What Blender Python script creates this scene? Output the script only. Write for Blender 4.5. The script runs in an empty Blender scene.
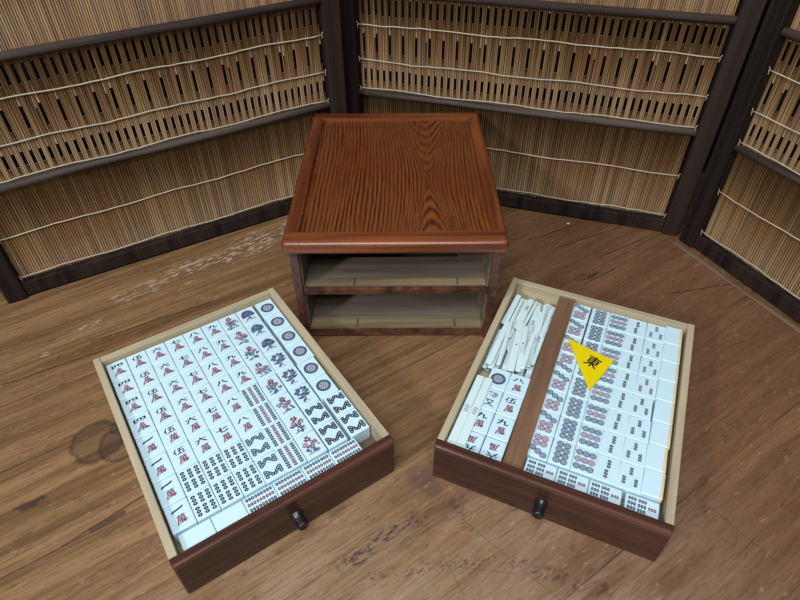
import bpy, bmesh, math, random
from mathutils import Vector, Matrix
C = bpy.context.scene.collection
random.seed(7)

# ------------------------------------------------------------------ camera
cam = bpy.data.cameras.new('camera'); cam.sensor_width = 36.0; cam.lens = 580.4/800*36
cam.clip_start = 0.01
co = bpy.data.objects.new('camera', cam); C.objects.link(co)
cr = Vector((0.99996266, -0.00576906, -0.00643465)); cu = Vector((0.00864215, 0.66752403, 0.7445381)); cw = Vector((0, 0.74456591, -0.66754896))
m = Matrix((cr, cu, -cw)).transposed().to_4x4(); m.translation = (0, 0, 0.51211)
co.matrix_world = m
bpy.context.scene.camera = co
# ------------------------------------------------------------------ world, lights, exposure
sc = bpy.context.scene
sc.view_settings.view_transform = 'Standard'; sc.view_settings.look = 'None'
sc.view_settings.gamma = 1.0; sc.view_settings.exposure = 0.12; sc.view_settings.use_curve_mapping = False
wd = bpy.data.worlds.new('world'); sc.world = wd; wd.use_nodes = True
wd.node_tree.nodes['Background'].inputs[0].default_value = (0.80, 0.90, 1.0, 1)
wd.node_tree.nodes['Background'].inputs[1].default_value = 0.17

def area(name, loc, target, size, power, col, size_y=None):
    l = bpy.data.lights.new(name, 'AREA'); l.energy = power; l.color = col
    l.size = size
    if size_y: l.shape = 'RECTANGLE'; l.size_y = size_y
    o = bpy.data.objects.new(name, l); C.objects.link(o); o.location = loc
    o.rotation_euler = (Vector(target)-Vector(loc)).to_track_quat('-Z', 'Y').to_euler()
    return o
area('window_light', (-1.35, -0.95, 1.25), (0.0, 0.5, 0.05), 0.22, 24, (0.93, 0.97, 1.0))
area('ceiling_light', (-0.10, -0.40, 1.50), (0.0, 0.35, 0.0), 0.9, 23, (0.90, 0.96, 1.0))

# ------------------------------------------------------------------ material helpers
def lin(c):
    return tuple(((v/255)/12.92 if v/255 <= .04045 else ((v/255+.055)/1.055)**2.4) for v in c)
class NB:
    """small shader-node builder"""
    def __init__(s, name, rough=.5, spec=.5):
        s.m = bpy.data.materials.new(name); s.m.use_nodes = True
        s.t = s.m.node_tree; s.b = s.t.nodes['Principled BSDF']
        s.b.inputs['Roughness'].default_value = rough
        s.b.inputs['Specular IOR Level'].default_value = spec
    def put(s, node, i, v):
        if v is None: return
        if isinstance(v, bpy.types.NodeSocket): s.t.links.new(v, node.inputs[i])
        else: node.inputs[i].default_value = v
    def coord(s, kind='Object'): return s.t.nodes.new('ShaderNodeTexCoord').outputs[kind]
    def map(s, v, loc=(0,0,0), rot=(0,0,0), scale=(1,1,1)):
        n = s.t.nodes.new('ShaderNodeMapping'); s.put(n, 0, v)
        n.inputs[1].default_value = loc; n.inputs[2].default_value = rot; n.inputs[3].default_value = scale
        return n.outputs[0]
    def math(s, op, a, b=None, c=None, clamp=False):
        n = s.t.nodes.new('ShaderNodeMath'); n.operation = op; n.use_clamp = clamp
        s.put(n, 0, a); s.put(n, 1, b); s.put(n, 2, c); return n.outputs[0]
    def sep(s, v):
        n = s.t.nodes.new('ShaderNodeSeparateXYZ'); s.put(n, 0, v); return n.outputs
    def comb(s, x, y, z):
        n = s.t.nodes.new('ShaderNodeCombineXYZ'); s.put(n, 0, x); s.put(n, 1, y); s.put(n, 2, z); return n.outputs[0]
    def noise(s, v, scale=5, detail=3, rough=.5, dist=0):
        n = s.t.nodes.new('ShaderNodeTexNoise'); s.put(n, 'Vector', v)
        n.inputs['Scale'].default_value = scale; n.inputs['Detail'].default_value = detail
        n.inputs['Roughness'].default_value = rough; n.inputs['Distortion'].default_value = dist
        return n.outputs[0]
    def smooth(s, v, a, b, lo=0., hi=1.):
        n = s.t.nodes.new('ShaderNodeMapRange'); n.interpolation_type = 'SMOOTHSTEP'
        s.put(n, 0, v); n.inputs[1].default_value = a; n.inputs[2].default_value = b
        n.inputs[3].default_value = lo; n.inputs[4].default_value = hi; return n.outputs[0]
    def mix(s, f, a, b, mode='MIX'):
        n = s.t.nodes.new('ShaderNodeMix'); n.data_type = 'RGBA'; n.blend_type = mode; n.clamp_result = True
        s.put(n, 0, f)
        for i, v in ((6, a), (7, b)):
            if isinstance(v, bpy.types.NodeSocket): s.t.links.new(v, n.inputs[i])
            else: n.inputs[i].default_value = (*v, 1)
        return n.outputs[2]
    def base(s, v): s.t.links.new(v, s.b.inputs['Base Color'])
    def bump(s, h, strength=.3, dist=.001):
        n = s.t.nodes.new('ShaderNodeBump'); n.inputs['Strength'].default_value = strength; n.inputs['Distance'].default_value = dist
        s.t.links.new(h, n.inputs['Height']); s.t.links.new(n.outputs[0], s.b.inputs['Normal'])

def wood(name, dark, light, axis=0, rough=.4, fine=1.0, spec=.5, contrast=(.35, .65), bump=.15):
    """straight-grained wood, grain along the given object axis"""
    n = NB(name, rough, spec); sc_ = [110*fine]*3; sc_[axis] = 5*fine
    v = n.map(n.coord(), scale=tuple(sc_))
    a = n.noise(v, 1.0, 4, .6, .3)
    sc2 = [22*fine]*3; sc2[axis] = 3*fine
    b = n.noise(n.map(n.coord(), scale=tuple(sc2)), 1.0, 2, .5, .6)
    f = n.smooth(n.math('ADD', n.math('MULTIPLY', a, .6), n.math('MULTIPLY', b, .4)), *contrast)
    n.base(n.mix(f, lin(dark), lin(light))); n.bump(a, bump, .0006)
    return n.m
def plain(name, c, rough=.5, spec=.5, var=0.0):
    n = NB(name, rough, spec)
    f = n.noise(n.coord(), 60, 3)
    n.base(n.mix(f, lin(tuple(max(0, x*(1-var)) for x in c)), lin(tuple(min(255, x*(1+var)) for x in c))))
    return n.m

# worn plank table
def table_material():
    n = NB('worn_plank_wood', .5, .35)
    P = n.coord()
    r = n.map(P, rot=(0, 0, -math.radians(34)))           # x' along the planks, y' across them
    s = n.sep(r); X, Y = s[0], s[1]
    warp = n.math('MULTIPLY', n.math('SUBTRACT', n.noise(n.map(r, scale=(3, 9, 1)), 1, 3), .5), .05)
    g1 = n.noise(n.map(r, scale=(5, 170, 1)), 1.0, 4, .65, .4)
    g2 = n.noise(n.comb(n.math('MULTIPLY', X, 2.2), n.math('MULTIPLY', n.math('ADD', Y, warp), 45), 0), 1.0, 3, .55, .8)
    g3 = n.noise(P, 5, 2, .5)
    f = n.math('ADD', n.math('MULTIPLY', g1, .45), n.math('MULTIPLY', g2, .55))
    base = n.mix(n.smooth(f, .33, .67), lin((98, 70, 44)), lin((152, 116, 78)))
    # each plank a little different in tone
    seams = [-.06, .085, .218, .372, .487, .608, .74, .86]
    tone = 0.0
    tones = [.45, .30, .62, .42, .38, .60, .35, .5, .4]
    acc = n.math('ADD', 0.0, tones[0])
    for i, y in enumerate(seams):
        acc = n.math('ADD', acc, n.math('MULTIPLY', n.math('GREATER_THAN', Y, y), tones[i+1]-tones[i]))
    base = n.mix(n.math('MULTIPLY', acc, .40), base, lin((112, 76, 52)))
    # broad reddish zone to the right and the back, greyer worn zone at the front
    px = n.sep(P)
    red = n.smooth(n.math('ADD', n.math('MULTIPLY', px[0], 1.6), n.math('MULTIPLY', g3, .35)), .12, .62)
    base = n.mix(n.math('MULTIPLY', red, .55), base, lin((112, 74, 55)))
    worn = n.math('MULTIPLY', n.smooth(n.math('ADD', px[1], n.math('MULTIPLY', g3, .2)), .50, .30),
                  n.smooth(n.math('ABSOLUTE', n.math('ADD', px[0], -.03)), .36, .12))
    base = n.mix(n.math('MULTIPLY', worn, n.smooth(n.noise(n.map(r, scale=(9, 34, 1)), 1, 5, .7), .35, .62, .05, .62)), base, lin((158, 130, 106)))
    # fine fibres in the worn zone
    fib = n.noise(n.map(r, scale=(30, 420, 1)), 1.0, 3, .7)
    base = n.mix(n.smooth(fib, .48, .70, 0, .50), base, lin((78, 54, 38)))
    # seams
    d = None
    for y in seams:
        e = n.math('ABSOLUTE', n.math('SUBTRACT', n.math('ADD', Y, n.math('MULTIPLY', warp, .03)), y))
        d = e if d is None else n.math('MINIMUM', d, e)
    base = n.mix(n.math('MULTIPLY', n.smooth(n.noise(n.map(r, scale=(5, 1, 1)), 1, 2), .35, .6), n.smooth(d, .0013, .0004, 0, .6)), base, lin((50, 33, 22)))
    def seg(a, b, wid, col, k=.8, rough_n=0.0, nscale=60, lo=.45, hi=.6):
        nonlocal base
        ax, ay = a; bx, by = b; L = math.hypot(bx-ax, by-ay); ux, uy = (bx-ax)/L, (by-ay)/L
        rx = n.math('SUBTRACT', px[0], ax); ry = n.math('SUBTRACT', px[1], ay)
        t = n.math('ADD', n.math('MULTIPLY', rx, ux), n.math('MULTIPLY', ry, uy))
        w = n.math('ADD', n.math('MULTIPLY', rx, -uy), n.math('MULTIPLY', ry, ux))
        w = n.math('ADD', w, n.math('MULTIPLY', n.math('SUBTRACT', n.noise(P, nscale*.5, 2), .5), wid*1.5))
        dt = n.math('MAXIMUM', n.math('SUBTRACT', n.math('ABSOLUTE', n.math('SUBTRACT', t, L/2)), L/2), 0.0)
        dd = n.math('SQRT', n.math('ADD', n.math('MULTIPLY', w, w), n.math('MULTIPLY', dt, dt)))
        f = n.smooth(dd, wid, wid*.35, 0, k)
        if rough_n: f = n.math('MULTIPLY', f, n.smooth(n.noise(n.map(r, scale=(1, 2.5, 1)), nscale, 4, .7), lo, hi))
        base = n.mix(f, base, lin(col))
    # cracks along the grain
    for a, b in [((.288,.66),(.371,.708)), ((.235,.685),(.338,.734)), ((.25,.60),(.30,.632)), ((-.455,.432),(-.36,.484)), ((-.307,.242),(-.246,.294)),
                 ((-.38,.50),(-.25,.57)), ((.36,.58),(.46,.60)), ((.19,.70),(.27,.742))]:
        seg(a, b, .0016, (58, 38, 26), .75)
    # long scratches across the grain
    for a, b in [((.017,.268),(.052,.198)), ((.035,.285),(.132,.193)), ((.215,.47),(.40,.33)), ((.26,.50),(.44,.44)), ((.23,.36),(.33,.22)), ((.36,.62),(.40,.50)),
                 ((-.40,.30),(-.35,.36)), ((.02,.225),(.10,.215))]:
        seg(a, b, .0009, (66, 48, 38), .28)
    # dark ink-like gouges at the front
    seg((-.052,.222), (.012,.268), .008, (52, 46, 50), .85, 1, 90, .47, .58)
    seg((-.03,.215), (.07,.225), .006, (60, 44, 36), .7, 1, 120, .52, .6)
    seg((.10,.225), (.17,.200), .010, (58, 44, 34), .6, 1, 80, .48, .6)
    seg((.045,.285), (.06,.270), .007, (58, 46, 40), .7, 1, 80, .45, .6)
    seg((.02,.31), (.028,.30), .017, (92, 62, 58), .6)                     # purplish patch between the drawer fronts
    # old paint flakes near the screen
    for a, b, w_, k_ in [((-.31,.635),(-.20,.70), .022, .9), ((-.23,.70),(-.165,.745), .024, .8), ((-.37,.58),(-.30,.64), .018, .65), ((-.40,.525),(-.385,.535), .008, .9),
                     ((-.44,.475),(-.425,.48), .005, .95), ((-.30,.60),(-.285,.612), .006, .9)]:
        seg(a, b, w_, (176, 158, 138), k_, 1, 75, .50, .58)
    seg((.2605,.7445), (.2615,.7450), .0028, (225, 222, 215), 1)
    seg((.245,.612), (.278,.622), .008, (52, 36, 28), .75, 1, 60, .42, .58)
    base = n.mix(n.smooth(n.noise(n.map(r, scale=(60, 160, 1)), 1, 4, .75), .57, .74, 0, .45), base, lin((184, 158, 134)))
    base = n.mix(n.smooth(n.noise(n.map(r, scale=(45, 110, 1), loc=(3, 7, 0)), 1, 4, .75), .56, .72, 0, .60), base, lin((66, 46, 34)))
    seg((-.366,.277), (-.346,.289), .007, (58, 42, 34), .8, 1, 50, .38, .52)
    seg((-.285,.258), (-.262,.274), .004, (58, 42, 34), .7)
    # knots
    for cx, cy, rad in [(-.318,.354,.026), (-.292,.352,.022), (-.300,.372,.010)]:
        ex = n.math('SUBTRACT', px[0], cx); ey = n.math('SUBTRACT', px[1], cy)
        q = n.math('SQRT', n.math('ADD', n.math('MULTIPLY', ex, ex), n.math('MULTIPLY', ey, ey)))
        q = n.math('ADD', q, n.math('MULTIPLY', n.math('SUBTRACT', n.noise(P, 70, 2), .5), rad*.5))
        base = n.mix(n.smooth(q, rad*1.15, rad*.7, 0, .42), base, lin((56, 42, 34)))
        ring = n.math('ABSOLUTE', n.math('SUBTRACT', q, rad*.95))
        base = n.mix(n.smooth(ring, rad*.16, 0, 0, .55), base, lin((40, 30, 24)))
    n.base(base)
    n.t.links.new(n.smooth(g2, .3, .7, .38, .6), n.b.inputs['Roughness'])
    n.bump(n.math('ADD', g1, n.math('MULTIPLY', n.smooth(d, .0, .0015), 1.5)), .25, .0007)
    return n.m

def oak_panel():
    """dark oiled oak with a cathedral figure, grain running front to back"""
    n = NB('figured_dark_oak', .26, .5)
    P = n.coord(); s = n.sep(P)
    wx = n.math('MULTIPLY', n.math('SUBTRACT', n.noise(n.map(P, scale=(18, 6, 1)), 1, 3), .5), .012)
    dx = n.math('ADD', n.math('SUBTRACT', s[0], .040), wx)
    dy = n.math('MULTIPLY', n.math('SUBTRACT', s[1], .135), .20)
    f = n.math('SUBTRACT', n.math('MULTIPLY', dx, dx), n.math('MULTIPLY', dy, dy))
    g = n.math('MULTIPLY', n.math('SIGN', f), n.math('SQRT', n.math('ABSOLUTE', f)))
    ph = n.math('ADD', n.math('MULTIPLY', g, 2*math.pi/.0050), n.math('MULTIPLY', n.noise(n.map(P, scale=(60, 8, 1)), 1, 2), 5))
    w = n.math('SINE', ph)
    fine = n.noise(n.map(P, scale=(700, 18, 1)), 1.0, 3, .7)
    v = n.math('ADD', n.math('MULTIPLY', w, n.smooth(n.noise(n.map(P, scale=(40, 5, 1)), 1, 2), .3, .7, .05, .24)), n.math('MULTIPLY', fine, .92))
    col = n.mix(n.smooth(v, .15, .72), lin((50, 24, 13)), lin((126, 68, 31)))
    col = n.mix(n.smooth(n.noise(P, 9, 2), .35, .7, 0, .35), col, lin((98, 40, 18)))
    n.base(col); n.bump(v, .2, .0005)
    return n.m

M = {}
M['table'] = table_material()
M['table_edge'] = wood('pale_edge_wood', (104, 84, 62), (140, 116, 88), 0)
M['oak_panel'] = oak_panel()
M['cab'] = wood('dark_red_cabinet_wood', (74, 34, 17), (134, 72, 37), 0, .28)
M['cab_y'] = wood('dark_red_cabinet_wood_long', (78, 35, 17), (134, 70, 34), 1, .28)
M['cab_z'] = wood('dark_cabinet_side_wood', (54, 30, 21), (100, 62, 43), 1, .35)
M['cab_in'] = wood('pale_inner_wood', (90, 78, 66), (122, 108, 92), 0, .6, bump=.05)
M['cab_strip'] = wood('tan_strip_wood', (104, 88, 64), (142, 122, 92), 0, .6, bump=.05)
M['front'] = wood('brown_drawer_front_wood', (46, 26, 20), (80, 47, 33), 0, .33)
M['frontrim'] = wood('brown_drawer_rim_wood', (70, 40, 34), (108, 68, 56), 0, .28)
M['pale'] = wood('pale_drawer_wood', (158, 142, 114), (194, 178, 148), 1, .55, contrast=(.3,.7), bump=.05)
M['pale_x'] = wood('pale_drawer_wood_cross', (160, 144, 114), (198, 182, 150), 0, .55, contrast=(.3,.7), bump=.05)
M['divider'] = wood('red_brown_divider_wood', (106, 76, 56), (142, 106, 80), 1, .5)
M['knob'] = plain('black_knob', (26, 27, 30), .28, .5, .1)
M['white'] = plain('tile_white', (202, 228, 238), .22, .5, .012)
M['backing'] = plain('tile_bamboo_backing', (216, 200, 166), .35, .5, .06)
M['ink'] = plain('dark_blue_ink', (34, 44, 62), .5, .3, .1)
M['blue'] = plain('faded_blue_ink', (96, 112, 142), .5, .3, .1)
M['slate'] = plain('slate_blue_ink', (72, 86, 112), .5, .3, .1)
M['red'] = plain('dull_red_ink', (122, 54, 70), .5, .3, .1)
M['rosy'] = plain('faded_rose_ink', (140, 104, 122), .5, .3, .1)
M['black'] = plain('black_ink', (20, 20, 24), .5, .3, .0)
M['stick'] = plain('ivory_stick', (210, 228, 228), .28, .5, .02)
M['yellow'] = plain('yellow_plastic', (232, 206, 8), .22, .5, .02)
M['frame'] = wood('dark_stained_frame_wood', (20, 12, 10), (48, 35, 29), 2, .7, fine=.8, spec=.22)
M['rail'] = wood('dusty_rail_wood', (46, 35, 31), (92, 76, 67), 0, .75, fine=.8, spec=.25)
M['cord'] = plain('pale_twine', (186, 174, 150), .8, .2, .1)
M['dark'] = plain('shade_dark_wall', (14, 10, 9), .9, .1, .1)  # near-black walls: the unlit space behind the screen is put into their colour
M['floor'] = plain('dark_floor', (38, 32, 28), .8, .2, .1)
def bamboo():
    n = NB('split_bamboo', .5, .4)
    P = n.coord(); s = n.sep(P)
    cell = n.math('FLOOR', n.math('MULTIPLY', s[0], 1/.00245))
    wn = n.t.nodes.new('ShaderNodeTexWhiteNoise'); wn.noise_dimensions = '1D'; n.t.links.new(cell, wn.inputs['W'])
    broad = n.noise(n.map(P, scale=(26, 7, 7)), 1, 3)
    c = n.mix(wn.outputs[0], lin((96, 71, 44)), lin((144, 112, 72)))
    c = n.mix(n.smooth(broad, .42, .68, 0, .6), c, lin((118, 80, 48)))
    c = n.mix(n.smooth(n.noise(n.map(P, scale=(300, 30, 40)), 1, 2), .62, .74, 0, .35), c, lin((96, 64, 42)))
    n.base(c); return n.m
M['bamboo'] = bamboo()

# ------------------------------------------------------------------ mesh helpers
class MB:
    def __init__(s): s.bm = bmesh.new(); s.mats = []
    def mi(s, m):
        if m not in s.mats: s.mats.append(m)
        return s.mats.index(m)
    def box(s, x0, x1, y0, y1, z0, z1, mat, bevel=0, seg=2, edges=None):
        i = s.mi(mat); b = bmesh.new()
        bmesh.ops.create_cube(b, size=1)
        bmesh.ops.scale(b, vec=(x1-x0, y1-y0, z1-z0), verts=b.verts)
        bmesh.ops.translate(b, vec=((x0+x1)/2, (y0+y1)/2, (z0+z1)/2), verts=b.verts)
        if bevel:
            es = b.edges[:] if edges is None else [e for e in b.edges if edges((e.verts[0].co+e.verts[1].co)/2)]
            bmesh.ops.bevel(b, geom=es, offset=bevel, segments=seg, affect='EDGES', profile=.5)
        s.add(b, i); return s
    def add(s, b, i, mx=None):
        if mx is not None: bmesh.ops.transform(b, matrix=mx, verts=b.verts)
        base = {v: s.bm.verts.new(v.co) for v in b.verts}
        for f in b.faces:
            try: nf = s.bm.faces.new([base[v] for v in f.verts])
            except ValueError: continue
            nf.material_index = i; nf.smooth = f.smooth
        b.free()
    def poly(s, pts, mat, z=None):
        i = s.mi(mat)
        vs = [s.bm.verts.new(p if z is None else (p[0], p[1], z)) for p in pts]
        f = s.bm.faces.new(vs); f.material_index = i
        f.normal_update()
        if z is not None and f.normal.z < 0: f.normal_flip()
        return f
    def disc(s, x, y, r, z, mat, n=10, ry=None):
        s.poly([(x+r*math.cos(2*math.pi*k/n), y+(ry or r)*math.sin(2*math.pi*k/n)) for k in range(n)], mat, z)
    def ring(s, x, y, r0, r1, z, mat, n=16):
        i = s.mi(mat)
        A = [s.bm.verts.new((x+r0*math.cos(2*math.pi*k/n), y+r0*math.sin(2*math.pi*k/n), z)) for k in range(n)]
        B = [s.bm.verts.new((x+r1*math.cos(2*math.pi*k/n), y+r1*math.sin(2*math.pi*k/n), z)) for k in range(n)]
        for k in range(n):
            f = s.bm.faces.new((A[k], B[k], B[(k+1) % n], A[(k+1) % n])); f.material_index = i
    def tube(s, pts, r, mat, n=6, ends=True):
        i = s.mi(mat); rings = []
        for k, p in enumerate(pts):
            p = Vector(p); a = Vector(pts[max(k-1, 0)]); b = Vector(pts[min(k+1, len(pts)-1)])
            d = (b-a).normalized(); up = Vector((0, 0, 1)) if abs(d.z) < .9 else Vector((1, 0, 0))
            x = d.cross(up).normalized(); y = x.cross(d)
            rr = r[k] if isinstance(r, (list, tuple)) else r
            rings.append([s.bm.verts.new(p+(x*math.cos(2*math.pi*j/n)+y*math.sin(2*math.pi*j/n))*rr) for j in range(n)])
        for A, B in zip(rings, rings[1:]):
            for j in range(n):
                f = s.bm.faces.new((A[j], A[(j+1) % n], B[(j+1) % n], B[j])); f.material_index = i; f.smooth = True
        if ends:
            for R_ in (rings[0], rings[-1][::-1]):
                f = s.bm.faces.new(R_); f.material_index = i
    def lathe(s, prof, mat, mx, n=20):
        i = s.mi(mat); b = bmesh.new(); rings = []
        for r, h in prof: rings.append([b.verts.new((r*math.cos(2*math.pi*k/n), r*math.sin(2*math.pi*k/n), h)) for k in range(n)])
        for A, B in zip(rings, rings[1:]):
            for j in range(n): b.faces.new((A[j], A[(j+1) % n], B[(j+1) % n], B[j])).smooth = True
        b.faces.new(rings[0][::-1]); b.faces.new(rings[-1])
        s.add(b, i, mx)
    def mesh(s, name, fix=True):
        if fix: bmesh.ops.recalc_face_normals(s.bm, faces=[f for f in s.bm.faces])
        me = bpy.data.meshes.new(name); s.bm.to_mesh(me); s.bm.free()
        for mt in s.mats: me.materials.append(mt)
        return me
    def build(s, name, parent=None, loc=(0, 0, 0), rot=(0, 0, 0), fix=True):
        o = bpy.data.objects.new(name, s.mesh(name, fix)); C.objects.link(o)
        o.location = loc; o.rotation_euler = rot
        if parent: o.parent = parent
        return o
def tag(o, label=None, cat=None, group=None, kind=None):
    for k, v in (('label', label), ('category', cat), ('group', group), ('kind', kind)):
        if v: o[k] = v
    return o
def thing(name, label, cat, loc=(0, 0, 0), rz=0, group=None):
    o = bpy.data.objects.new(name, None); o.empty_display_size = .02; C.objects.link(o); o.location = loc; o.rotation_euler = (0, 0, rz)
    return tag(o, label, cat, group)
def B(x0, x1, y0, y1, z0, z1, mat, bevel=0, seg=2, edges=None): return MB().box(x0, x1, y0, y1, z0, z1, mat, bevel, seg, edges)

# ------------------------------------------------------------------ setting
def dirv(a): return Vector((math.cos(a), math.sin(a), 0))
tag(B(-2.5, 2.5, -1.5, 2.2, -.74, -.72, M['floor']).build('floor'), kind='structure')
tag(B(-2.5, 2.5, 1.45, 1.5, -.72, .85, M['dark']).build('wall_back'), kind='structure')
tag(B(-1.5, -1.45, -.3, 1.45, -.72, .55, M['dark']).build('wall_left'), kind='structure')
tag(B(1.45, 1.5, -.3, 1.45, -.72, .85, M['dark']).build('wall_right'), kind='structure')

tb = thing('wooden_table', 'large worn brown plank table with scratches and paint flakes under everything', 'table', (0, 0, 0))
B(-1.0, 1.0, -.15, .90, -.035, 0, M['table'], .002).build('table_top', tb)
for x in (-.92, .92):
    for y in (-.08, .83): B(x-.035, x+.035, y-.035, y+.035, -.72, -.035, M['frame'], .003).build('leg', tb)
# pale lath lying along the foot of the right-hand screen leaf
e = B(0, .33, -.0035, .0035, 0, .0025, M['table_edge'], .0008).build('lath', None, (.406, .693, 0.0), (0, 0, math.radians(-65.96+1.3)))
tag(e, 'thin pale wooden lath lying along the foot of the right screen leaf', 'lath')

# ------------------------------------------------------------------ folding bamboo screen
def leaf(root, origin, ang, W_=.478, sx=.024, seed=1, sag=0.0):
    """one leaf; local x along the leaf, local -y towards the camera, origin = inner lower left of the opening"""
    rnd = random.Random(seed)
    H_ = .468; z0 = .0012
    fr = B(0, W_, -.006, .011, .0035, .0235, M['frame'], .0012).build('screen_leaf', root, origin, (0, 0, ang))
    B(-sx, 0, -.009, .013, z0, H_, M['frame'], .0018).build('stile', fr)
    B(W_, W_+sx, -.009, .013, z0, H_, M['frame'], .0018).build('stile', fr)
    B(0, W_, -.006, .011, .446, .466, M['frame'], .0012).build('top_rail', fr)
    for z in (.1590, .2995, .440):
        r = MB(); r.tube([(0, .0002, z), (W_*.33, .0002, z+.0004), (W_*.66, .0002, z-.0003), (W_, .0002, z)], .0050, M['rail'], 10)
        r.build('crossbar', fr)
    def slats(zones, pitch, r, slot=False):
        b = MB(); n_ = int((W_-.003)/pitch); off = (W_-n_*pitch)/2
        for k in range(n_):
            x = off+(k+.5)*pitch+rnd.uniform(-.00008, .00008); y = .0046+rnd.uniform(-.00015, .00015); lean = 0.0
            if slot: x += (.0004 if k % 4 == 3 else -.0004 if k % 4 == 1 else 0)
            za, zb = zones['full']
            for (a, c) in zones['cut'](k):
                b.tube([(x+lean*(a-za)/(zb-za), y, a), (x+lean*(c-za)/(zb-za), y, c)], r*rnd.uniform(.92, 1.06), M['bamboo'], 6) if not (slot and k % 4 == 2) else b.tube([(x, y+.0006, a), (x, y+.0006, c)], .0015, M['bamboo'], 6)
        return b
    lower = {'full': (.024, .158), 'cut': lambda k: [(.024, .158)]}
    slats(lower, .0033, .00154).build('bamboo_blind', fr, fix=False)
    def cut(k):
        j = lambda: rnd.uniform(-.0008, .0008)
        if k % 4 == 2:
            mid = [(.1935+j(), .2170+j()), (.2440+j(), .2680+j())] if k % 8 == 2 else [(.1935+j(), .2680+j())]
            return [(.158, .1760+j())]+mid+[(.2900+j(), .300)]
        if k % 31 == 9: return [(.158, .236), (.2385, .300)]
        return [(.158, .300)]
    slats({'full': (.160, .301), 'cut': cut}, .00245, .00106, True).build('bamboo_blind', fr, fix=False)
    slats({'full': (.303, .440), 'cut': lambda k: [(.303, .440)]}, .0027, .00130).build('bamboo_blind', fr, fix=False)
    for z, y in ((.030, -.0007), (.094, .0008), (.166, .0008), (.207, .0008), (.2565, .0008), (.37, .0008)):
        pts = []; n_ = 36; ph = rnd.uniform(0, 6)
        for k in range(n_+1):
            x = .002+(W_-.004)*k/n_
            pts.append((x, y+.0004*math.sin(k*1.9), z+.0010*math.sin(k*.55+ph)+rnd.uniform(-.0005, .0005)))
        c = MB(); c.tube(pts, .00082, M['cord'], 5)
        # loose knotted ends
        for q, sgn in ((pts[0], -1), (pts[-1], 1)):
            q = Vector(q); c.tube([q, q+Vector((0, -.0022, .001)), q+Vector((-sgn*.0015, -.003, -.004))], .0005, M['cord'], 5)
            c.tube([q, q+Vector((-sgn*.001, -.0025, .002)), q+Vector((sgn*.0005, -.003, .0045))], .0005, M['cord'], 5)
        c.build('cord', fr)
    for o in fr.children:                # the crossbars of an old leaf sag a little towards one end
        for v in o.data.vertices:
            if .05 < v.co.z < .45: v.co.z += sag*max(0, 1-v.co.x/W_)
    return fr
scr = thing('folding_screen', 'dark framed folding screen filled with thin bamboo slats behind the cabinet', 'screen', (.17, .80, 0))
def L2(x, y): return (x-.17, y-.80, 0)
leaf(scr, L2(-.5-.0035+.0045, .578+.0045+.005), math.radians(30.67), .463, .024, 3, -.0045)
leaf(scr, L2(.17-.240*.95105, .79+.240*.30903+.006), math.radians(-18.0), .478, .023, 4)
leaf(scr, L2(.429+.003, .677+.004), math.radians(-65.96), .463, .024, 5)
# outermost left leaf folded away from the viewer
leaf(scr, L2(-.553-.440*math.cos(math.radians(-40)), .566-.440*math.sin(math.radians(-40))), math.radians(-40), .415, .024, 6)

# ------------------------------------------------------------------ cabinet
cb = thing('tile_cabinet', 'dark red wooden cabinet with two empty drawer openings standing before the screen', 'cabinet', (-.00481, .49023, 0), -.00348)
BW, BD, BH = .24032, .32013, .15252
t = MB(); zt = BH; zs = BH-.0161
rad = .0052
def nose(v): return True
# moulded top frame: four rails with round noses
def rail_bar(x0, x1, y0, y1, mat, sides):
    t.box(x0, x1, y0, y1, zs, zt, mat, rad, 5, lambda c: any(sd(c) for sd in sides))
fx = lambda c: abs(abs(c.x)-BW/2) < 1e-5
fy0 = lambda c: abs(c.y) < 1e-5
fy1 = lambda c: abs(c.y-BD) < 1e-5
t.box(-BW/2, BW/2, 0, .0205, zs, zt, M['cab'], rad, 5, lambda c: (abs(c.y) < 1e-5) or (abs(abs(c.x)-BW/2) < 1e-5 and c.y < .019))
t.box(-BW/2, BW/2, BD-.0205, BD, zs, zt, M['cab'], rad, 5, lambda c: (abs(c.y-BD) < 1e-5) or (abs(abs(c.x)-BW/2) < 1e-5 and c.y > BD-.019))
t.box(-BW/2, -BW/2+.0165, .0205, BD-.0205, zs, zt, M['cab_y'], rad, 5, lambda c: abs(c.x+BW/2) < 1e-5 and abs(c.z-(zs+zt)/2) > .004)
t.box(BW/2-.0165, BW/2, .0205, BD-.0205, zs, zt, M['cab_y'], rad, 5, lambda c: abs(c.x-BW/2) < 1e-5 and abs(c.z-(zs+zt)/2) > .004)
top = t.build('top_frame', cb)
B(-BW/2+.0165, BW/2-.0165, .0205, BD-.0205, zs+.002, zt-.0045, M['oak_panel']).build('top_panel', top)
sxo = BW/2-.00482; sxi = sxo-.0098; y0 = .01044; y1 = BD-.012
for s_ in (-1, 1):
    a, b = sorted((s_*sxo, s_*sxi))
    sp = B(a, b, y0, y1, 0.0, zs, M['cab_z'], .0008).build('side_panel', cb)
    a, b = sorted((s_*sxi, s_*(sxi-.0015)))
    B(a, b, y0+.004, y1-.01, .016, zs, M['cab_in']).build('inner_lining', sp)
B(-sxi, sxi, y1-.008, y1, 0.004, zs, M['cab_in']).build('back_panel', cb)
xi = sxi-.0015
bb = B(-sxi, sxi, y0+.002, y1-.008, .0035, .0155, M['cab_z'], .0008).build('bottom_board', cb)
B(-xi, xi, y0+.0025, y1-.008, .0155, .0162, M['cab_in']).build('floor_lining', bb)
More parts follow.
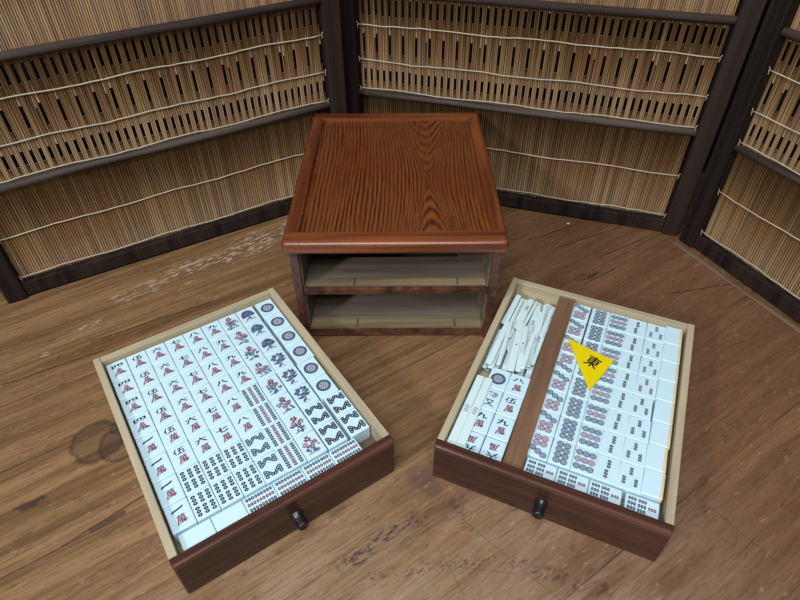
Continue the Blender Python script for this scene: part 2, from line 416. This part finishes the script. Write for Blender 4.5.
# shelf: a web frame with an open middle
sh = MB()
sh.box(-sxi, sxi, y0+.0012, y0+.006, .071, .0795, M['cab_z'], .0008)
sh.box(-xi, xi, y0+.006, y0+.060, .0715, .0798, M['cab_in'])
sh.box(-xi, -xi+.028, y0+.060, y1-.008, .0715, .0798, M['cab_in'])
sh.box(xi-.028, xi, y0+.060, y1-.008, .0715, .0798, M['cab_in'])
shelf = sh.build('shelf', cb)
for z_, par in ((.0162, bb), (.0798, shelf)):
    for a, b in ((-xi, -.0475), (-.0465, .0705), (.0715, xi)):
        B(a+.0006, b-.0006, y0+.0062 if z_ > .05 else y0+.0025, y0+.0165, z_, z_+(.0028 if z_ > .05 else .0036)-(0 if a > -.09 and b < .08 else .0006), M['cab_strip'], .0003).build('guide_strip', par)

# ------------------------------------------------------------------ drawers
DW, DD, DH, DP = .21, .2585, .0527, .00833
def drawer(label, loc, rz, notch=False, div=False):
    d = thing('drawer', label, 'drawer', loc, rz, None)
    th = .0072
    for s_ in (-1, 1):
        a, b = sorted((s_*DW/2, s_*(DW/2-th)))
        B(a, b, 0, DD, .0006, DH, M['pale'], .0006, 1).build('side_panel', d)
    B(-DW/2+th, DW/2-th, DD-.0075, DD, .0006, DH-.0006, M['pale_x'], .0005, 1).build('back_panel', d)
    f = MB()
    f.box(-DW/2, DW/2, -DP, 0, 0, DH, M['front'], .0022, 3, lambda c: c.y < -DP+1e-5)
    fp = f.build('front_panel', d)
    g = MB(); g.box(-DW/2+.0004, DW/2-.0004, -DP-.0009, -DP+.0035, DH-.0062, DH+.0006, M['frontrim'], .0018, 3)
    g.build('rim_moulding', fp)
    k = MB()
    mx = Matrix.Translation((0.000, -DP, .026)) @ Matrix.Rotation(math.radians(90), 4, 'X')
    k.lathe([(.0062, 0), (.0062, .0012), (.0050, .0022), (.0052, .010), (.0054, .0132), (.0050, .0142), (.0036, .0144), (.0030, .0134)], M['knob'], mx)
    k.build('knob', fp)
    bm_ = MB(); bm_.box(-DW/2+th, DW/2-th, 0, DD-.0075, .003, .008, M['pale_x'])
    if notch:
        bm_.box(-DW/2+th, .0775, 0, DD-.0075, .008, ZF, M['pale_x']); bm_.box(.0775, DW/2-th, .024, DD-.0075, .008, ZF, M['pale_x'])
    else:
        bm_.box(-DW/2+th, DW/2-th, 0, DD-.0075, .008, ZF, M['pale_x'])
    bm_.build('bottom_board', d)
    if div:
        w = MB(); i = w.mi(M['divider'])
        x0a, x0b, x1a, x1b = -.0418, -.0235, -.0452, -.0262
        vs = [w.bm.verts.new(p) for p in ((x0a, .0003, ZF), (x0b, .0003, ZF), (x1b, DD-.0078, ZF), (x1a, DD-.0078, ZF), (x0a, .0003, .0492), (x0b, .0003, .0492), (x1b, DD-.0078, .0492), (x1a, DD-.0078, .0492))]
        for q in ((0, 1, 2, 3), (4, 5, 6, 7), (0, 1, 5, 4), (1, 2, 6, 5), (2, 3, 7, 6), (3, 0, 4, 7)): w.bm.faces.new([vs[j] for j in q]).material_index = i
        w.build('divider', d)
    return d
ZT = .0460                    # height of the tile faces
TT = .0183                    # tile thickness
ZF = ZT-TT
D1 = ((-.09809, .26472, 0), .59056); D2 = ((.12909, .27455, 0), -.42863)
drawer('left wooden drawer full of white tiles, dark front panel with black knob', *D1, notch=True)
drawer('right wooden drawer with brown divider, holding counting sticks and white tiles', *D2, div=True)

# ------------------------------------------------------------------ glyph geometry
TW, TH = .0207, .0282
_gc = {}
def char_tris(ch):
    """outline of a character as triangles, normalised to -0.5..0.5"""
    if ch in _gc: return _gc[ch]
    cu_ = bpy.data.curves.new('glyph', 'FONT'); cu_.body = ch; cu_.size = 1; cu_.resolution_u = 2; cu_.offset = {'萬': .014, '發': .01, '東': .02, '伍': 0.0}.get(ch, .03)
    o = bpy.data.objects.new('glyph', cu_); C.objects.link(o); bpy.context.view_layer.update()
    dg = bpy.context.evaluated_depsgraph_get(); me = bpy.data.meshes.new_from_object(o.evaluated_get(dg))
    v = [x.co.copy() for x in me.vertices]; fs = [tuple(f.vertices) for f in me.polygons]
    xs = [p.x for p in v]; ys = [p.y for p in v]; cx, cy = (min(xs)+max(xs))/2, (min(ys)+max(ys))/2; sx, sy = max(xs)-min(xs), max(ys)-min(ys)
    v = [((p.x-cx)/sx, (p.y-cy)/(sy if sy > .3*sx else sx)) for p in v]
    bpy.data.objects.remove(o); bpy.data.curves.remove(cu_); bpy.data.meshes.remove(me)
    _gc[ch] = (v, fs); return _gc[ch]
def glyph(mb, ch, cx, cy, w, h, z, mat, warp=None, rot=0):
    v, fs = char_tris(ch); i = mb.mi(mat); c, s = math.cos(rot), math.sin(rot)
    vs = []
    for x, y in v:
        if warp: x, y = warp(x, y)
        X, Y = x*w, y*h; vs.append(mb.bm.verts.new((cx+X*c-Y*s, cy+X*s+Y*c, z)))
    for f in fs:
        try:
            nf = mb.bm.faces.new([vs[k] for k in f]); nf.material_index = i; nf.normal_update()
            if nf.normal.z < 0: nf.normal_flip()
        except ValueError: pass
ZG = TT+.00005
brush = lambda x, y: (x+.18*y*y-.04, y+.10*x)
def seal(x, y):               # cursive character: narrow head, broad foot with a hook to the right
    k = .62-.75*y
    return (x*max(k, .28)*1.05+(.14 if x > .2 and y < -.25 else 0), y)
def num_glyph(mb, num, cx, cy, w, h, warp):
    if num == '一':          # one thick brushed stroke
        P_ = [(-.5, -.30), (-.36, .02), (-.1, .08), (.22, .20), (.40, .34), (.5, .26), (.36, .02), (.1, -.12), (-.2, -.20), (-.38, -.36)]
        mb.poly([(cx+x*w, cy+y*w*.55) for x, y in P_], M['ink'], ZG); return
    if num == '伍':
        S_ = [[(-.26, .5), (-.34, .2), (-.5, -.05)], [(-.36, .18), (-.36, -.5)], [(-.1, .38), (.42, .42)], [(.12, .38), (.06, 0), (.0, -.40)], [(-.08, .05), (.36, .08), (.30, -.40)], [(-.22, -.42), (.5, -.40)]]
        for k, S in enumerate(S_):
            q = []
            for x, y in S:
                x, y = warp(x, y); q.append((cx+x*w, cy+y*h))
            stroke(mb, q, .00125, M['ink'], k*.000003)
        return
    glyph(mb, num, cx, cy, w, h, ZG, M['ink'], warp)
def man(mb, num, style):
    n_ = {'一': (.012, .010), '四': (.0125, .0052), '伍': (.0112, .0088), '六': (.0112, .0085), '七': (.0115, .0085), '八': (.0125, .0062), '九': (.0118, .0085)}[num]
    if style == 'a':
        num_glyph(mb, num, 0, .0064, n_[0]*.95, min(n_[1], .0062), lambda x, y: (x, y+.12*x))
        glyph(mb, '萬', .0004, -.0028, .0125, .0108, ZG, M['red'], seal)
    else:
        num_glyph(mb, num, -.0004, .0064, n_[0]*.98, n_[1]*.82, brush)
        glyph(mb, '萬', .0004, -.0042, .0102, .0096, ZG, M['red'], lambda x, y: (x*(.85-.3*y), y+.08*x))
def bead(mb, x, y, L, vert, mat, w=.0012, n_=3):
    """a bamboo stick drawn as linked beads"""
    for k in range(n_):
        o_ = (k-(n_-1)/2)*L/n_
        X, Y = (x, y+o_) if vert else (x+o_, y)
        rx, ry = (w, L/n_*.47) if vert else (L/n_*.47, w)
        mb.disc(X, Y, rx, ZG, mat, 8, ry)
        mb.disc(X, Y, rx*.30, ZG+.00003, M['white'], 5, ry*.30)
def sou(mb, kind, ink='ink'):
    I, R_ = M[ink], M['red']
    if kind == '2':
        for x, y in ((.0006, .0056), (-.0006, -.0056)): bead(mb, x, y, .0095, True, I, .0019)
    if kind in ('3', '3r'):
        m_ = R_ if kind == '3r' else I
        for x, y in ((0, .0062), (-.0052, -.0048), (.0052, -.0048)): bead(mb, x, y, .0086, True, m_, .0018)
    if kind == '6':
        for x in (-.0064, 0, .0064):
            for y in (.0062, -.0062): bead(mb, x, y, .0108, True, I, .00215)
    if kind in ('7', '7f'):
        bead(mb, 0, .0085, .0070, True, R_ if kind == '7' else I, .0021)
        for x in (-.0055, 0, .0055):
            for y in (.0000, -.0085): bead(mb, x, y, .0072, True, I, .0021)
    if kind == '9':
        for x, m_ in ((-.0062, I), (0, R_), (.0062, I)):
            for y in (.0084, 0, -.0084): bead(mb, x, y, .0082, True, m_, .00215)
    if kind == '8':
        def seg_(a, b):
            for k in range(3):
                t_ = (k+.5)/3; X, Y = a[0]+(b[0]-a[0])*t_, a[1]+(b[1]-a[1])*t_
                mb.disc(X, Y, .00205, ZG+k*.000004, I, 8); mb.disc(X, Y, .00060, ZG+.00003, M['white'], 5)
        for s_ in (1, -1):
            seg_((-.0068, s_*.0105), (-.0068, s_*.0025)); seg_((.0068, s_*.0105), (.0068, s_*.0025))
            seg_((-.0060, s_*.0040), (-.0003, s_*.0098)); seg_((.0060, s_*.0040), (.0003, s_*.0098))
def coin(mb, x, y, r, mat):
    mb.disc(x, y, r, ZG, mat, 14); mb.ring(x, y, r*.50, r*.64, ZG+.00003, M['white'], 12); mb.disc(x, y, r*.2, ZG+.00003, M['white'], 6)
def pin(mb, kind):
    if kind.startswith('1'):
        c1 = M['slate']
        mb.disc(0, 0, .0078, ZG, c1, 28); mb.ring(0, 0, .0043, .0048, ZG+.00003, M['white'], 24); mb.disc(0, 0, .0033, ZG+.00003, M['white'], 16)
        for k in range(6):
            a = k*math.pi/3; mb.disc(.0019*math.cos(a), .0019*math.sin(a), .00095, ZG+.00006, M['red'], 7)
        mb.disc(0, 0, .0007, ZG+.00006, M['red'], 6)
    if kind == '7':
        for x, y in ((-.0056, .0100), (0, .0072), (.0056, .0044)): coin(mb, x, y, .0033, M['slate'])
        for x in (-.0033, .0033):
            for y in (-.0022, -.0086): coin(mb, x, y, .0035, M['rosy'])
    if kind == '8':
        for x in (-.0033, .0033):
            for y in (.0093, .0031, -.0031, -.0093): coin(mb, x, y, .0034, M['slate'])
    if kind == '9':
        for y, c_ in ((.0078, 'slate'), (0, 'rosy'), (-.0078, 'slate')):
            for x in (-.0060, 0, .0060): coin(mb, x, y, .0033, M[c_])
def stroke(mb, pts, w, mat, dz=0):
    for a, b in zip(pts, pts[1:]):
        d = Vector((b[0]-a[0], b[1]-a[1])); n_ = Vector((-d.y, d.x)).normalized()*w/2
        mb.poly([(a[0]+n_.x, a[1]+n_.y), (a[0]-n_.x, a[1]-n_.y), (b[0]-n_.x*.6, b[1]-n_.y*.6), (b[0]+n_.x*.6, b[1]+n_.y*.6)], mat, ZG+dz)
def leafy(mb, x, y, a, L, w, mat, dz=.00002):
    c, s = math.cos(a), math.sin(a)
    P_ = [(0, 0), (L*.35, w/2), (L*.75, w*.35), (L, 0), (L*.7, -w*.35), (L*.35, -w/2)]
    mb.poly([(x+u*c-v*s, y+u*s+v*c) for u, v in P_], mat, ZG+dz)
def bloom(mb, x, y, r, mat, seed, n_=6):
    rr = random.Random(seed)
    for k in range(n_):
        a = 2*math.pi*k/n_+rr.uniform(-.2, .2); leafy(mb, x+.15*r*math.cos(a), y+.15*r*math.sin(a), a, r, r*.6, mat, .00004+k*.000003)
def flower(mb, seed):
    rr = random.Random(seed*13)
    lean = rr.uniform(-.2, .2)
    stroke(mb, [(0.001, -.0095), (-.0005, -.003), (.002*lean*5, .004), (.001, .009)], .0009, M['slate'])
    stroke(mb, [(-.0005, -.003), (-.005, .001)], .0007, M['slate']); stroke(mb, [(0, -.001), (.0052, .002)], .0007, M['slate'])
    for k in range(15):
        a = rr.uniform(0, 2*math.pi); q = rr.uniform(.0015, .0062)
        leafy(mb, q*math.cos(a), -.003+q*math.sin(a)*1.0, a+rr.uniform(-.6, .6), rr.uniform(.0028, .0048), .0024, M[rr.choice(['slate', 'blue', 'slate', 'blue', 'rosy'])], .00002+k*.000002)
    bloom(mb, rr.uniform(-.001, .001), .0070, .0036, M['red'], seed)
    bloom(mb, -.0042+rr.uniform(-.001, .001), .0018, .0030, M['rosy' if seed % 3 else 'blue'], seed+1)
    bloom(mb, .0042, .0008+rr.uniform(-.001, .001), .0030, M['rosy'], seed+2)
    bloom(mb, 0, -.0022, .0034, M['slate' if seed % 2 else 'rosy'], seed+3)
    stroke(mb, [(-.0062, -.0098), (.0058, -.0088)], .0011, M['slate'])
def tree(mb, seed):
    rr = random.Random(seed*7)
    for k in range(22):
        a = math.pi*k/21; q = .0052 if k % 2 else .0026
        mb.disc(q*math.cos(a)*1.05, .0004+q*math.sin(a)*1.45+rr.uniform(-.0006, .0006), rr.uniform(.0020, .0027), ZG+k*.000002, M[rr.choice(['slate', 'slate', 'blue'])], 8)
    stroke(mb, [(0, .003), (.0004, -.0085)], .0016, M['slate'])
    for x in (-.006, -.0035, .0035, .0065): stroke(mb, [(0, -.0025), (x*.6, -.0055), (x, -.0075-rr.uniform(0, .002))], .0010, M['slate'])
    for k in range(8): mb.disc(rr.uniform(-.005, .005), rr.uniform(.001, .007), .00038, ZG+.0001, M['white'], 5)
def peony(mb, seed):
    rr = random.Random(seed*5)
    for k in range(18):
        a = k*2.4; q = .0010*math.sqrt(k)*1.15
        leafy(mb, q*math.cos(a), .0052+q*math.sin(a)*.8, a, .0040, .0032, M['slate' if k % 3 else 'blue'], k*.000003)
    for k in range(5): mb.disc(rr.uniform(-.003, .003), .0055+rr.uniform(-.002, .002), .0004, ZG+.0001, M['white'], 5)
    stroke(mb, [(0, .002), (.0002, -.0095)], .0012, M['slate'])
    leafy(mb, 0, -.002, .35, .0082, .0034, M['slate']); leafy(mb, 0, -.003, math.pi-.2, .0082, .0034, M['slate'])
    leafy(mb, 0, -.004, -2.3, .0072, .0026, M['slate'])
    stroke(mb, [(-.0022, -.0082), (-.0022, -.0108)], .0007, M['slate']); stroke(mb, [(.0022, -.0080), (.0022, -.0108)], .0007, M['slate'])
def odd(mb):
    glyph(mb, '發', .0015, .0060, .0110, .0085, ZG, M['red']); glyph(mb, '又', .0010, -.0045, .0100, .0085, ZG, M['slate'])

# ------------------------------------------------------------------ tiles
_tiles = {}
def tile_mesh(key):
    if key in _tiles: return _tiles[key]
    mb = MB(); b = bmesh.new(); bmesh.ops.create_cube(b, size=1)
    bmesh.ops.scale(b, vec=(TW, TH, TT), verts=b.verts); bmesh.ops.translate(b, vec=(0, 0, TT/2), verts=b.verts)
    bmesh.ops.bevel(b, geom=b.edges[:], offset=.0010, segments=2, affect='EDGES', profile=.5)
    bmesh.ops.bisect_plane(b, geom=b.verts[:]+b.edges[:]+b.faces[:], plane_co=(0, 0, .0030), plane_no=(0, 0, 1))
    wi, bi = mb.mi(M['white']), mb.mi(M['backing'])
    low = [f for f in b.faces if f.calc_center_median().z < .0030]
    vm = {v: mb.bm.verts.new(v.co) for v in b.verts}
    for f in b.faces:
        nf = mb.bm.faces.new([vm[v] for v in f.verts]); nf.material_index = bi if f in low else wi; nf.smooth = f.calc_area() < 4e-5
    b.free()
    kind, arg = key
    if kind == 'ma': man(mb, arg, 'a')
    elif kind == 'mb': man(mb, arg, 'b')
    elif kind == 'sou': sou(mb, arg)
    elif kind == 'soud': sou(mb, arg, 'slate')
    elif kind == 'pin': pin(mb, arg)
    elif kind == 'flower': flower(mb, arg)
    elif kind == 'tree': tree(mb, arg)
    elif kind == 'peony': peony(mb, arg)
    elif kind == 'odd': odd(mb)
    me = mb.mesh('mahjong_tile', fix=False)
    _tiles[key] = me; return me
def w2(D, x, y):
    (ox, oy, _), a = D; return (ox+x*math.cos(a)-y*math.sin(a), oy+x*math.sin(a)+y*math.cos(a))
rt = random.Random(11)
def put_tile(D, key, x, y, label, group, rot=0.0, z=None, sy=1.0, sx=1.0, side=False):
    o = bpy.data.objects.new('mahjong_tile', tile_mesh(key)); C.objects.link(o)
    X, Y = w2(D, x, y)
    o.location = (X, Y, (ZF if z is None else z)+.00005)
    o.rotation_euler = (0, 0, D[1]+rot+rt.uniform(-.003, .003))
    if side:      # standing on its long edge: pale backing to the right, blank flank up
        o.rotation_euler = (Matrix.Rotation(D[1]+rt.uniform(-.012, .012), 3, 'Z') @ Matrix.Rotation(math.radians(-90), 3, 'Y')).to_euler()
        X, Y = w2(D, x+TT/2, y); o.location = (X, Y, ZF+TW/2+.00005)
    o.scale = (sx, sy, 1)
    return tag(o, label, 'mahjong tile', group)
ORD = ['rearmost', 'second from back', 'third from back', 'fourth from back', 'fifth from back', 'sixth from back', 'seventh from back', 'front']
NUMW = {'一': 'one', '四': 'four', '伍': 'five', '六': 'six', '七': 'seven', '八': 'eight', '九': 'nine'}
cols1 = [
  ('leftmost', [('ma', '四')]*4+[('mb', '一')]*4),
  ('second', [('ma', '伍')]*4+[('mb', '伍')]*2+[('sou', '6')]*2),
  ('third', [('ma', '六')]*4+[('mb', '六')]*2+[('sou', '6')]*2),
  ('fourth', [('ma', '七')]*4+[('mb', '七')]*2+[('sou', '6')]*2),
  ('fifth', [('ma', '八')]*4+[('mb', '八')]*2+[('soud', '8')]*2),
  ('sixth', [('ma', '九')]*4+[('sou', '9')]*4),
  ('seventh', [('flower', k) for k in range(1, 9)]),
  ('eighth', [('tree', k) for k in (1, 2, 3)]+[('peony', k) for k in (1, 2, 3)]+[('sou', '8')]*2),
  ('rightmost', [('pin', '1')]*4+[('pin', '1d')]*2+[('sou', '8')]*2)]
def desc(key):
    k, a = key
    if k in ('ma', 'mb'): return 'black %s over red character' % NUMW[a]
    if k in ('sou', 'soud'):
        return {'2': 'two bamboo marks', '3': 'three bamboo marks', '3r': 'three red bamboo marks', '6': 'six bamboo marks', '7': 'seven bamboo marks', '7f': 'seven bamboo marks', '8': 'eight bamboo marks', '9': 'nine bamboo marks'}[a]
    if k == 'pin': return {'1': 'one large circle', '1d': 'one large circle', '7': 'seven circles', '8': 'eight circles', '9': 'nine circles'}[a]
    return {'flower': 'red flower picture', 'tree': 'blue tree picture', 'peony': 'blue peony picture', 'blank': 'blank face', 'odd': 'red and blue figure'}[k]
PY = .0284
for ci, (cn, keys) in enumerate(cols1):
    cx = [-.0857, -.0646, -.0436, -.0226, -.0015, .0196, .0407, .0618, .0857][ci]
    for r_, key in enumerate(keys):
        x, y = cx, .2494-(r_+.5)*PY
        rot = 0
        if ci == 8: x += [.0003, .0003, .0003, .0003, -.0014, -.0014, .0004, .0004][r_]
        if ci == 8 and r_ >= 4: y -= .0004
        if ci in (5, 6) and r_ >= 4: x -= .0008
        if key == ('sou', '8'): rot = 0
        put_tile(D1, key, x+rt.uniform(-.0001, .0001), y, 'tile with %s, %s in the %s column, left drawer' % (desc(key), ORD[r_], cn), 'tiles in the left drawer', rot, sy=.995)
# front row of tiles lying crosswise
x = -.0932
fr = ['first', 'second', 'third', 'fourth', 'fifth', 'sixth']
for k in range(6):
    key = ('blank', 0) if k < 2 else ('sou', '9')
    put_tile(D1, key, x+TH/2, .0110, 'crosswise tile with %s, %s from the left along the left drawer front' % (desc(key), fr[k]), 'tiles in the left drawer', math.pi/2*(-1), sx=.92*.93)
    x += TH+.0003

cols2 = [('leftmost', 'p7', [('pin', '7')]*8), ('second', 'p8', [('pin', '8')]*8), ('third', 'p9', [('pin', '9')]*8), ('fourth', 's2', [('sou', '2')]*8),
         ('fifth', 's3', [('soud', '3')]*3+[('sou', '3r')]+[('sou', '3')]*4)]
for ci, (cn, _, keys) in enumerate(cols2):
    cx = [-.0158, .0053, .0262, .0466, .0668][ci]
    for r_, key in enumerate(keys):
        x, y = cx+(.0007*(r_ < 3) if ci == 4 else 0)+(0-.0012*(r_ < 3) if ci == 0 else 0), .2494-(r_+.5)*PY
        rot = math.pi if ci == 0 and r_ in (3, 7) else 0
        if ci == 4 and r_ in (4,): x -= .0012
        put_tile(D2, key, x, y, 'tile with %s, %s, %s column right of the divider, right drawer' % (desc(key).replace('bamboo marks', 'bamboos'), ORD[r_], cn), 'tiles in the right drawer', rot, sy=.995)
y = .2500
for r_ in range(8):
    y -= (TH+.0002)
    put_tile(D2, ('blank', 0), .0861+[-.0006, -.0002, 0, .0002, .0003, .0004, -.0006, -.0002][r_], y+TH/2, 'blank tile on edge, %s, at the right wall of the right drawer' % ORD[r_], 'blank tiles on edge', side=True)
x = -.0228
for k in range(4):
    key = ('sou', '7')
    put_tile(D2, key, x+TH/2, .0110, 'crosswise tile with seven bamboo marks, %s from the divider along the right drawer front' % fr[k], 'tiles in the right drawer', -math.pi/2, sx=.92*.93)
    x += TH+(.0004 if k < 2 else .0030)
# tiles of the left compartment
for i, (key, x, y, rot, lb, sy_) in enumerate([
    (('pin', '1d'), -.0750, .0985, 0, 'tile with one large circle at the ends of the counting sticks', 1),
    (('odd', 0), -.0752, .0697, 0, 'tile with red and blue figure between the circle tile and a nine', 1),
    (('mb', '九'), -.0754, .0410, 0, 'tile with black nine over red character, half under two flat sticks', 1),
    (('mb', '九'), -.0756, .0132, math.pi, 'upside-down character tile in the front left corner beside two flat sticks', .9),
    (('mb', '八'), -.0541, .0985, 0, 'tile with black eight over red character, against the divider', 1),
    (('mb', '伍'), -.0541, .0697, 0, 'tile with black five over red character, against the divider', 1),
    (('mb', '九'), -.0541, .0410, 0, 'tile with black nine over red character, against the divider', 1),
    (('mb', '六'), -.0541, .0132, math.pi, 'upside-down character tile against the divider and the drawer front', .9)]):
    put_tile(D2, key, x, y, lb, 'tiles left of the divider', rot, sy=sy_)

# ------------------------------------------------------------------ counting sticks
def stick_mesh(L, w, h, marks=(), seed=0):
    mb = MB(); i = mb.mi(M['stick']); b = bmesh.new(); bmesh.ops.create_cube(b, size=1)
    bmesh.ops.scale(b, vec=(w, L, h), verts=b.verts); bmesh.ops.translate(b, vec=(0, 0, h/2), verts=b.verts)
    bmesh.ops.bevel(b, geom=b.edges[:], offset=min(.0008, h*.35), segments=2, affect='EDGES')
    for f in b.faces: f.smooth = f.calc_area() < 1.2e-4 and abs(f.normal.z) < .98
    mb.add(b, i)
    for (u, v, r, c) in marks: mb.disc(u, v, r, h+.00004, M[c], 8)
    return mb.mesh('counting_stick', fix=False)
import numpy as _np
f_px = 580.4
def ray(px, py, z):
    d = cr*((px-400)/f_px)-cu*((py-300)/f_px)+cw
    t_ = (z-.51211)/d.z; return Vector((d.x*t_, d.y*t_))
def to_local(p):
    (ox, oy, _), a = D2; dx, dy = p.x-ox, p.y-oy
    return Vector((dx*math.cos(a)+dy*math.sin(a), -dx*math.sin(a)+dy*math.cos(a)))
dots10 = [(u, v, .0004, 'ink') for v in (-.006, -.0035, -.001, .0015) for u in (-.0014, .0014)]
SP = [  # end point pixels (lower, upper), width mm, marks, label
  ((510, 350), (530, 300), 7.5, 'pat', 'pale stick lying deep at the rear of the pile'),
  ((497, 356), (521, 303), 6.5, '', 'deep stick running under the left part of the pile'),
  ((520, 362), (538.5, 306), 7.0, 'pat', 'patterned deep stick under the middle of the pile'),
  ((526, 368), (549, 304), 7.0, '', 'deep stick next to the divider'),
  ((488, 372), (508, 328), 6.0, '', 'short stick deep under the left stack'),
  ((502, 378), (514, 338), 6.0, '', 'deep stick ending behind the circle tile'),
  ((503.5, 323), (519, 294.5), 6.5, '', 'leftmost stick at the rear corner by the side wall'),
  ((505.5, 333), (523, 298), 3.5, '', 'thin stick second from the rear left corner'),
  ((510, 333), (527, 296.5), 3.5, '', 'thin stick third from the rear left corner'),
  ((516, 328), (532, 299), 7.0, 'pat', 'wide stick with a smudged pattern at the rear'),
  ((523, 327), (537, 301), 3.2, '', 'thin stick right of the smudged wide stick'),
  ((475, 381), (493, 341), 4.5, '', 'narrow stick lowest at the left wall'),
  ((479, 384), (500.5, 339), 6.0, '', 'rounded white stick second from the left wall at the front'),
  ((497.5, 366), (511, 322), 4.0, '', 'thin stick standing out between the left and middle sticks'),
  ((510, 371), (521.5, 322), 7.5, 'dot', 'broad stick with one dark red dot'),
  ((518, 371), (526, 326), 6.0, 'pink', 'stick with a black dot and pink marks'),
  ((528, 366), (540.5, 311), 6.0, 'marks', 'stick with rows of tiny dark dots near the divider'),
  ((522, 368), (534, 333), 5.0, '', 'short white stick lying on top of the middle sticks'),
  ((537, 338), (546, 304.5), 3.6, '', 'thin bright stick crossing at the rear right'),
  ((532, 364), (549, 320), 4.4, '', 'stick leaning tight against the divider'),
  ((541, 336), (552, 309.5), 4.2, '', 'short stick at the rear end of the divider'),
]
placed = []
def rect(c, a, w, L):
    ux, uy = Vector((math.cos(a), math.sin(a))), Vector((-math.sin(a), math.cos(a)))
    return [c+ux*(i*w/2)+uy*(j*L/2) for i, j in ((-1, -1), (1, -1), (1, 1), (-1, 1))], (ux, uy)
def overlap(A, B_):
    for R_, ax in (A, B_):
        for n_ in ax:
            a = [p.dot(n_) for p in A[0]]; b = [p.dot(n_) for p in B_[0]]
            if max(a) < min(b)+.0001 or max(b) < min(a)+.0001: return False
    return True
TILE_RECTS = [(rect(Vector((x_, .0985)), 0, TW, TH), ZT) for x_ in (-.0750, -.0541)]
XL, XR = -.0975, -.0440
hs = .0028
for k in range(12):                     # bottom of the pile
    c = Vector((-.0928+(k % 6)*.0088, .180 if k < 6 else .181)); L = .124; w = .0080; zb = ZF+.0001+(k//6)*.0046
    o = bpy.data.objects.new('counting_stick', stick_mesh(L, w*.74, .0044)); C.objects.link(o)
    X, Y = w2(D2, *c); o.location = (X, Y, zb); o.rotation_euler = (0, 0, D2[1])
    tag(o, 'white stick lying deep at the bottom of the pile in the right drawer', 'counting stick', 'deep sticks under the pile')
    placed.append((rect(c, 0, w, L), zb+.0044))
for si, (lo, hi, w, mk, lb) in enumerate(SP):
    w *= .001; zt = .040
    for it in range(4):
     a = to_local(ray(*lo, zt)); b = to_local(ray(*hi, zt))
     d = b-a; L = d.length; ang = math.atan2(-d.x, d.y); c = (a+b)/2
     hx = abs(math.cos(ang))*w/2+abs(math.sin(ang))*L/2; hy = abs(math.cos(ang))*L/2
     c.x = min(max(c.x, XL+hx+.0003), XR-hx-.001*(c.y > .18)-.0005); c.y = min(c.y, .2500-hy); c.y = max(c.y, .1133+hy)
     R_ = rect(c, ang, w, L); z = ZF+.0001
     for (Q, zt_) in placed:
         if overlap(R_, Q): z = max(z, zt_+.0001)
     zt = z+hs
    marks = []
    if mk == 'dot': marks = [(0, 0, .0011, 'red'), (0, 0, .0004, 'ink')]
    if mk == 'pink': marks = [(0, .006, .0011, 'ink')]+[(u, v*.0022, .0005, 'rosy') for v in range(-4, 2) for u in (-.0012, .0012)]
    if mk == 'marks': marks = [(u, v*.0020-.004, .0004, 'ink') for v in range(-3, 4) for u in (-.0015, .0015)]
    if mk == 'pat': marks = [(u*.0011, L*.18+v*.0012, .0005, 'blue') for u in (-1, 0, 1) for v in range(-3, 4)]
    o = bpy.data.objects.new('counting_stick', stick_mesh(L, w, hs, marks)); C.objects.link(o)
    X, Y = w2(D2, c.x, c.y); o.location = (X, Y, z); o.rotation_euler = (0, 0, D2[1]+ang)
    tag(o, 'white %s' % lb if not lb.startswith('pale') else lb, 'counting stick', 'counting sticks in the right drawer')
    placed.append((R_, z+hs))
# two flat sticks lying by the left wall on the tiles' left edge, with a third beneath
for x_, lb in ((-.0922, 'flat white stick with tiny dots, against the left wall of the right drawer'), (-.0835, 'flat white stick with tiny dots, overlapping the nine and character tiles')):
    mk = [(u*.0010, -.004+v*.0024, .00062, 'ink') for v in range(4) for u in (-1.5, 0, 1.5)]
    o = bpy.data.objects.new('counting_stick', stick_mesh(.092, .0082, .0024, mk)); C.objects.link(o)
    X, Y = w2(D2, x_, .0480); o.location = (X, Y, ZT+.0002); o.rotation_euler = (0, 0, D2[1])
    tag(o, lb, 'counting stick', 'counting sticks in the right drawer')
for k in range(6):
    o = bpy.data.objects.new('counting_stick', stick_mesh(.094, .0082, hs)); C.objects.link(o)
    X, Y = w2(D2, -.0915, .0480); o.location = (X, Y, ZF+.0001+k*.00303); o.rotation_euler = (0, 0, D2[1])
    tag(o, 'plain white stick stacked under the flat dotted sticks at the left wall', 'counting stick', 'sticks stacked at the left wall')

# ------------------------------------------------------------------ yellow wind marker
tri = [(568, 337.5), (614, 360.5), (590, 390)]
P3 = [ray(x_, y_, ZT+.0035) for x_, y_ in tri]
cc = sum(P3, Vector((0, 0)))/3
b = bmesh.new(); hh = .0034
lo_ = [b.verts.new((p.x-cc.x, p.y-cc.y, 0)) for p in P3]; up_ = [b.verts.new((p.x-cc.x, p.y-cc.y, hh)) for p in P3]
b.faces.new(lo_); b.faces.new(up_[::-1])
for k in range(3): b.faces.new((lo_[k], lo_[(k+1) % 3], up_[(k+1) % 3], up_[k]))
bmesh.ops.recalc_face_normals(b, faces=b.faces[:])
bmesh.ops.bevel(b, geom=b.edges[:], offset=.0007, segments=2, affect='EDGES')
mb = MB(); mb.add(b, mb.mi(M['yellow']))
g = ray(593, 362, ZT+.0035)-cc
glyph(mb, '東', g.x, g.y, .0150, .0175, hh+.00006, M['black'], None, math.radians(-46))
o = mb.build('wind_marker', None, (cc.x, cc.y, ZT+.0002), fix=False)
tag(o, 'yellow triangular marker with a black character lying on the circle tiles', 'game marker')
